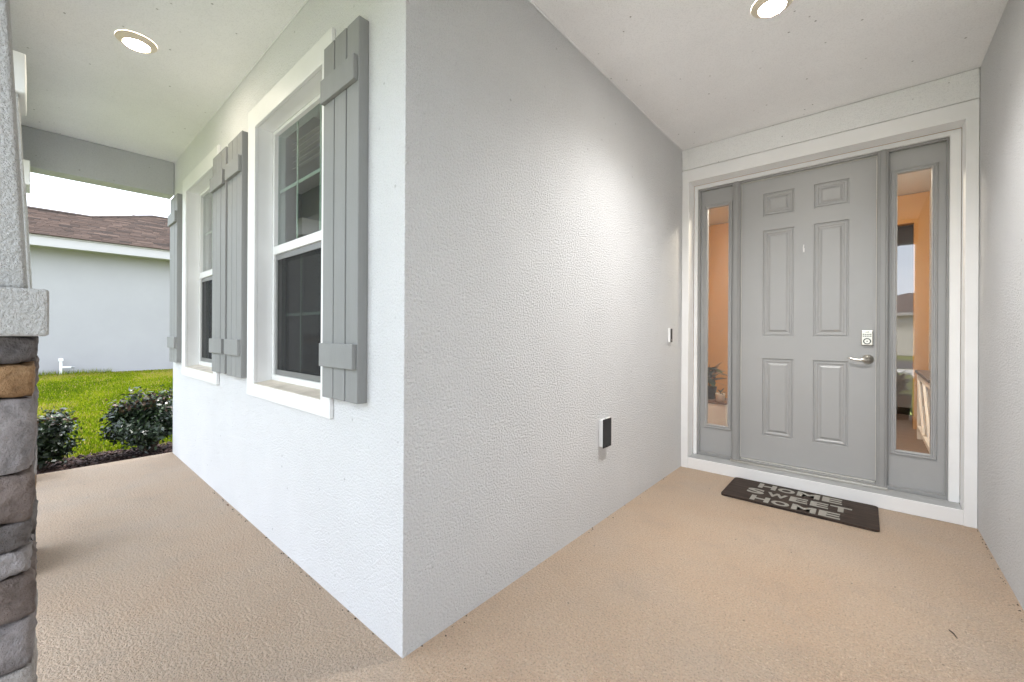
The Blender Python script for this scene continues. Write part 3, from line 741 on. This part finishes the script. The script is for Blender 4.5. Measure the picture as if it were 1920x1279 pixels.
for (x, y, z) in cr:
    s = rng.uniform(.003, .009); n = len(V); V += [(x, y, 0.0005), (x + s, y + s * .4, 0.0005), (x + s * .5, y + s, .001), (x + s * .4, y + s * .4, s * .7)]
    Fq += [(n, n + 1, n + 3), (n + 1, n + 2, n + 3), (n + 2, n, n + 3)]
tag(np_obj('floor_debris', V, Fq, MT['twig']), 'specks of dirt along the wall bases', kind='stuff')

# ------------------------------------------------------------------ neighbouring house
nb = empty('neighbour_house', (-15, 1, .26)); tag(nb, 'neighbouring grey stucco house with a brown shingle roof across the lawn', 'house')
MB().box(-20.5, -12.0, -5, 14, .1, 3.06).build('wall', MT['nwall'], nb)
MB().box(-20.9, -11.62, -5.38, 14.38, 3.02, 3.05).build('soffit', MT['soffit'], nb)
MB().box(-11.62, -11.595, -5.4, 14.4, 3.005, 3.232).build('fascia', MT['nwhite'], nb, bevel=.003)
MB().box(-11.594, -11.575, -5.4, 14.4, 3.196, 3.240).build('drip_edge', MT['nwhite'], nb)
sl_ = 5 / 12; zr = lambda x: 3.236 + (-11.56 - x) * sl_
rb = MB()
A = [(-11.56, -5.6), (-11.56, 14.6), (-15.15, 11.0), (-15.15, 1.36), (-13.78, -.02), (-13.78, -5.6)]
rb.v = [(x, y, zr(x) - .012) for x, y in A]; rb.f = [tuple(range(6))]
k = len(rb.v)
rb.v += [(-16.0, -5.6, zr(-13.78) - (16.0 - 13.78) * sl_), (-16.0, -.02, zr(-13.78) - .9), (-18.74, 1.36, zr(-15.15) - 1.5), (-20.95, 14.6, 3.0), (-20.95, -5.6, 3.0), (-18.74, 11, zr(-15.15) - 1.5)]
rb.f += [(5, 4, k + 1, k), (4, 3, k + 2, k + 1), (3, 2, k + 5, k + 2), (2, 1, k + 3, k + 5), (k, k + 1, k + 2, k + 4), (k + 2, k + 5, k + 3, k + 4)]
roof = rb.build('roof', MT['roofbase'], nb)
V = []; Fq = []; T = []
nrow = 32; expo = .132; ca = math.cos(math.atan(sl_))
for r in range(nrow):
    xb = -11.545 - r * expo * ca; xt = xb - (expo + .03) * ca
    y = -3.2 + rng.random() * .3
    while y < 5.2:
        w = rng.uniform(.12, .34)
        ylim = -.02 if xb < -13.78 else 99
        ym = y + w / 2
        top_ok = xb > -13.75 or (ym > -.02 and xb > -13.78 - (ym + .02) * .993 and xb > -15.12)
        if top_ok:
            th = rng.choice([.006, .012]); n = len(V); t = float(np.clip(rng.normal(.5, .22), 0, 1))
            for (xx, up) in ((xb, th), (xt, .002)): V += [(xx, y, zr(xx) + up), (xx, y + w - .006, zr(xx) + up)]
            V += [(xb, y, zr(xb) - .010), (xb, y + w - .006, zr(xb) - .010)]
            Fq += [(n, n + 1, n + 3, n + 2), (n + 4, n + 5, n + 1, n)]; T += [t, t * .4]
        y += w
sh = np_obj('shingles', V, Fq, MT['shingle'], T, roof); tag(sh, kind='stuff')
capm = MB()
capm.tube([(-13.78, -5.6, zr(-13.78) + .01), (-13.78, -.02, zr(-13.78) + .01), (-15.15, 1.36, zr(-15.15) + .01), (-15.15, 11, zr(-15.15) + .01)], .045, 6).build('ridge_cap', paint('ridge_shingle', (.06, .045, .038), .9, .25, 12), roof)
# PVC standpipe by the neighbour's wall
pp = empty('garden_pipe', (-11.86, -.575, .25))
for ob in (MB().tube([(-11.86, -.575, .20), (-11.86, -.575, .60)], .024, 10).build('riser', MT['pvc']), MB().lathe([(.001, .585), (.036, .585), (.040, .61), (.036, .65), (.001, .655)], 14, 'z', (-11.86, -.575, 0)).build('cap', MT['pvc']),
           MB().tube([(-11.86, -.575, .455), (-11.86, -.42, .452)], .019, 8).build('branch', MT['pvc']), MB().tube([(-11.86, -.42, .452), (-11.86, -.37, .445)], .024, 8).build('valve', MT['shutter'])): attach(ob, pp)
tag(pp, 'white plastic standpipe with a side tap against the neighbouring wall', 'pipe')

# ------------------------------------------------------------------ vegetation
def grass(n, xr, yr, hh, name):
    x = rng.uniform(*xr, n); y = rng.uniform(*yr, n)
    edge = -5.0 + .06 * np.sin(y * 3.1) + .05 * rng.normal(size=n)
    k = (x < edge) & (x > -11.97); x = x[k]; y = y[k]; n = len(x)
    z = ground_z(x, y)
    patch = .5 + .5 * np.sin(x * 1.7 + 1.3 * np.sin(y * 1.1)) * np.sin(y * 1.9 + .7 * np.cos(x * .9))
    h = hh * rng.uniform(.55, 1.25, n); w = rng.uniform(.004, .009, n)
    an = rng.uniform(0, 6.283, n); ln = rng.uniform(.1, .75, n)
    dx, dy = np.cos(an), np.sin(an); lx, ly = rng.normal(size=n) * .5 * h * ln, rng.normal(size=n) * .5 * h * ln
    V = np.empty((n, 4, 3)); V[:, 0] = np.stack([x - dx * w, y - dy * w, z - .005], 1); V[:, 1] = np.stack([x + dx * w, y + dy * w, z - .005], 1)
    V[:, 2] = np.stack([x + dx * w * .6 + lx, y + dy * w * .6 + ly, z + h], 1); V[:, 3] = np.stack([x - dx * w * .6 + lx, y - dy * w * .6 + ly, z + h], 1)
    Fq = np.arange(n * 4).reshape(n, 4)
    p2 = np.sin(x * 4.3 + 2 * np.sin(y * 2.7)) * np.sin(y * 5.1 + 1.7 * np.cos(x * 3.3)); t = np.clip(rng.normal(.42, .24, n) + (patch - .5) * .5 + p2 * .14, 0, .92); t = np.where(rng.random(n) < .07 + .22 * (patch > .74) + .25 * (x < -11.5) + .12 * (p2 > .6), rng.uniform(.9, 1, n), t)
    return tag(np_obj(name, V.reshape(-1, 3), Fq, MT['grass'], t), 'short sunlit lawn grass between the porch and the neighbouring house', kind='stuff')
grass(170000, (-12, -4.9), (-2.6, 2.4), .045, 'grass')
# taller weeds at the foot of the wall are part of the same ground cover
n = 1400; x = -11.95 + rng.random(n) ** 2 * .5; y = rng.uniform(-2, .2, n); z = ground_z(x, y); h = rng.uniform(.05, .17, n); an = rng.uniform(0, 6.283, n); w = .006
lx, ly = rng.normal(size=n) * .03, rng.normal(size=n) * .03
V = np.stack([np.stack([x - np.cos(an) * w, y - np.sin(an) * w, z - .01], 1), np.stack([x + np.cos(an) * w, y + np.sin(an) * w, z - .01], 1), np.stack([x + lx + .001, y + ly, z + h], 1), np.stack([x + lx - .001, y + ly, z + h], 1)], 1)
tag(np_obj('weeds', V.reshape(-1, 3), np.arange(n * 4).reshape(n, 4), MT['grass'], rng.uniform(0, 1, n)), 'taller weeds at the foot of the neighbouring wall', kind='stuff')

def shrub(loc, rx, ry, rz, nleaf, seed, lab, lean=0.0):
    r = np.random.default_rng(seed); e = empty('shrub', loc)
    sm = MB(); tips = []
    for k in range(34):
        an = r.uniform(0, 6.283); u = r.uniform(.25, 1); ph = r.uniform(.15, 1.0)
        tip = np.array([math.cos(an) * rx * u, math.sin(an) * ry * u, rz * (.35 + 1.15 * ph * math.sqrt(max(.05, 1 - .55 * u * u)))])
        mid = tip * np.array([.45, .45, .55]) + r.normal(0, .02, 3)
        sm.tube([(r.normal() * .02, r.normal() * .02, -.02), tuple(mid), tuple(tip)], [.009, .006, .002], 5); tips.append((mid, tip))
    st = sm.build('stems', MT['bark']); st.parent = e
    n = nleaf; sel = r.integers(0, len(tips), n); q = r.random(n) ** .6
    mids = np.array([t[0] for t in tips])[sel]; tp = np.array([t[1] for t in tips])[sel]
    c = mids + (tp - mids) * q[:, None] * 1.12 + r.normal(0, 1, (n, 3)) * np.array([rx, ry, rz]) * .10
    c[:, 2] = np.maximum(c[:, 2], .02)
    nrm = c / np.array([rx, ry, rz]) ** 2; nrm[:, 2] += .6; nrm = nrm / np.linalg.norm(nrm, axis=1)[:, None] + r.normal(0, .55, (n, 3)); nrm /= np.linalg.norm(nrm, axis=1)[:, None]
    t1 = np.cross(nrm, r.normal(size=(n, 3))); t1 /= np.linalg.norm(t1, axis=1)[:, None]; t2 = np.cross(nrm, t1)
    ln = r.uniform(.013, .034, n)[:, None]; wd = ln * r.uniform(.36, .56, n)[:, None]
    V = np.stack([c - t1 * ln, c + t2 * wd + nrm * .003, c + t1 * ln, c - t2 * wd + nrm * .003], 1)
    tone = np.clip(r.beta(2.2, 2.4, n) * .9, 0, .9); hi = c[:, 2] > rz * 1.12
    tone = np.where(hi & (r.random(n) < .30), r.uniform(.93, 1, n), tone)
    fo = np_obj('foliage', V.reshape(-1, 3), np.arange(n * 4).reshape(n, 4), MT['leaf'], tone); fo.parent = e
    tag(e, lab, 'shrub', 'shrubs at the end of the porch'); return e
shrub((-4.66, -.12, -.10), .30, .40, .43, 9000, 21, 'broad dark green shrub beside the house wall at the porch end')
shrub((-4.64, -.92, -.10), .27, .30, .40, 6500, 22, 'dark green shrub next to the stone column across the porch')
# mulch
n = 5200; x = rng.uniform(-5.0, -4.11, n); y = rng.uniform(-2.0, 1.1, n); an = rng.uniform(0, 6.283, n); ln = rng.uniform(.008, .03, n); w = rng.uniform(.004, .010, n)
tilt = rng.normal(0, .35, n); z = -.10 + rng.random(n) * .022
d = np.stack([np.cos(an) * np.cos(tilt), np.sin(an) * np.cos(tilt), np.sin(tilt)], 1); s = np.stack([-np.sin(an), np.cos(an), rng.normal(0, .3, n)], 1)
c = np.stack([x, y, z], 1); up = np.array([0, 0, .006])
P0 = c - d * ln[:, None] - s * w[:, None]; P1 = c + d * ln[:, None] - s * w[:, None]; P2 = c + d * ln[:, None] + s * w[:, None]; P3 = c - d * ln[:, None] + s * w[:, None]
V = np.stack([P0, P1, P2, P3, P0 - up, P1 - up, P2 - up, P3 - up], 1).reshape(-1, 3)
fq = np.array([(0, 1, 2, 3), (0, 4, 5, 1), (1, 5, 6, 2), (2, 6, 7, 3), (3, 7, 4, 0)])
Fq = (np.arange(n)[:, None, None] * 8 + fq[None]).reshape(-1, 4)
tag(np_obj('mulch_chips', V, Fq, MT['chip'], np.repeat(np.clip(rng.beta(1.6, 2.4, n), 0, 1), 5)), 'loose brown bark mulch in the bed beside the porch', kind='stuff')

# planter by the entrance, seen mirrored in the right sidelight
pl_ = pot_plant('planter', (1.66, -1.02, .001), .15, .36, MT['terracotta'], 120, .10, .42, .22, '', 9); tag(pl_, 'leafy plant in a brown pot mirrored in the right sidelight', 'plant')

# ------------------------------------------------------------------ across the street, seen mirrored in the glass
def far_house(x, y, lab, wc):
    e = empty('far_house', (x, y, -.1)); tag(e, lab, 'house', 'houses across the street')
    MB().box(x - 8, x + 8, y - 10, y, -.12, 2.75).build('wall', wc, e)
    r = MB(); r.v = [(x - 8.5, y + .5, 2.76), (x + 8.5, y + .5, 2.76), (x + 8.5, y - 10.5, 2.76), (x - 8.5, y - 10.5, 2.76), (x - 3, y - 5, 4.5), (x + 3, y - 5, 4.5)]
    r.f = [(0, 1, 5, 4), (1, 2, 5), (2, 3, 4, 5), (3, 0, 4), (0, 3, 2, 1)]; r.build('roof', m2, e)
    MB().box(x - 8.5, x + 8.5, y + .5, y + .53, 2.60, 2.80).build('fascia', MT['nwhite'], e)
    MB().box(x - 6.5, x - 1.6, y, y + .04, -.08, 2.15).build('garage_door', MT['garage'], e)
    for wx in (1.6, 4.6):
        w_ = MB().box(x + wx - .6, x + wx + .6, y, y + .05, .8, 2.2).build('window', MT['white'], e)
        MB().box(x + wx - .5, x + wx + .5, y + .051, y + .056, .9, 2.1).build('pane', MT['black'], w_)
far_house(6.5, -31, 'grey house with brown hip roof across the street, mirrored in the right sidelight', MT['stucco_far'])
far_house(-14.0, -31, 'cream house with brown hip roof across the street, mirrored in the porch windows', MT['garage'])
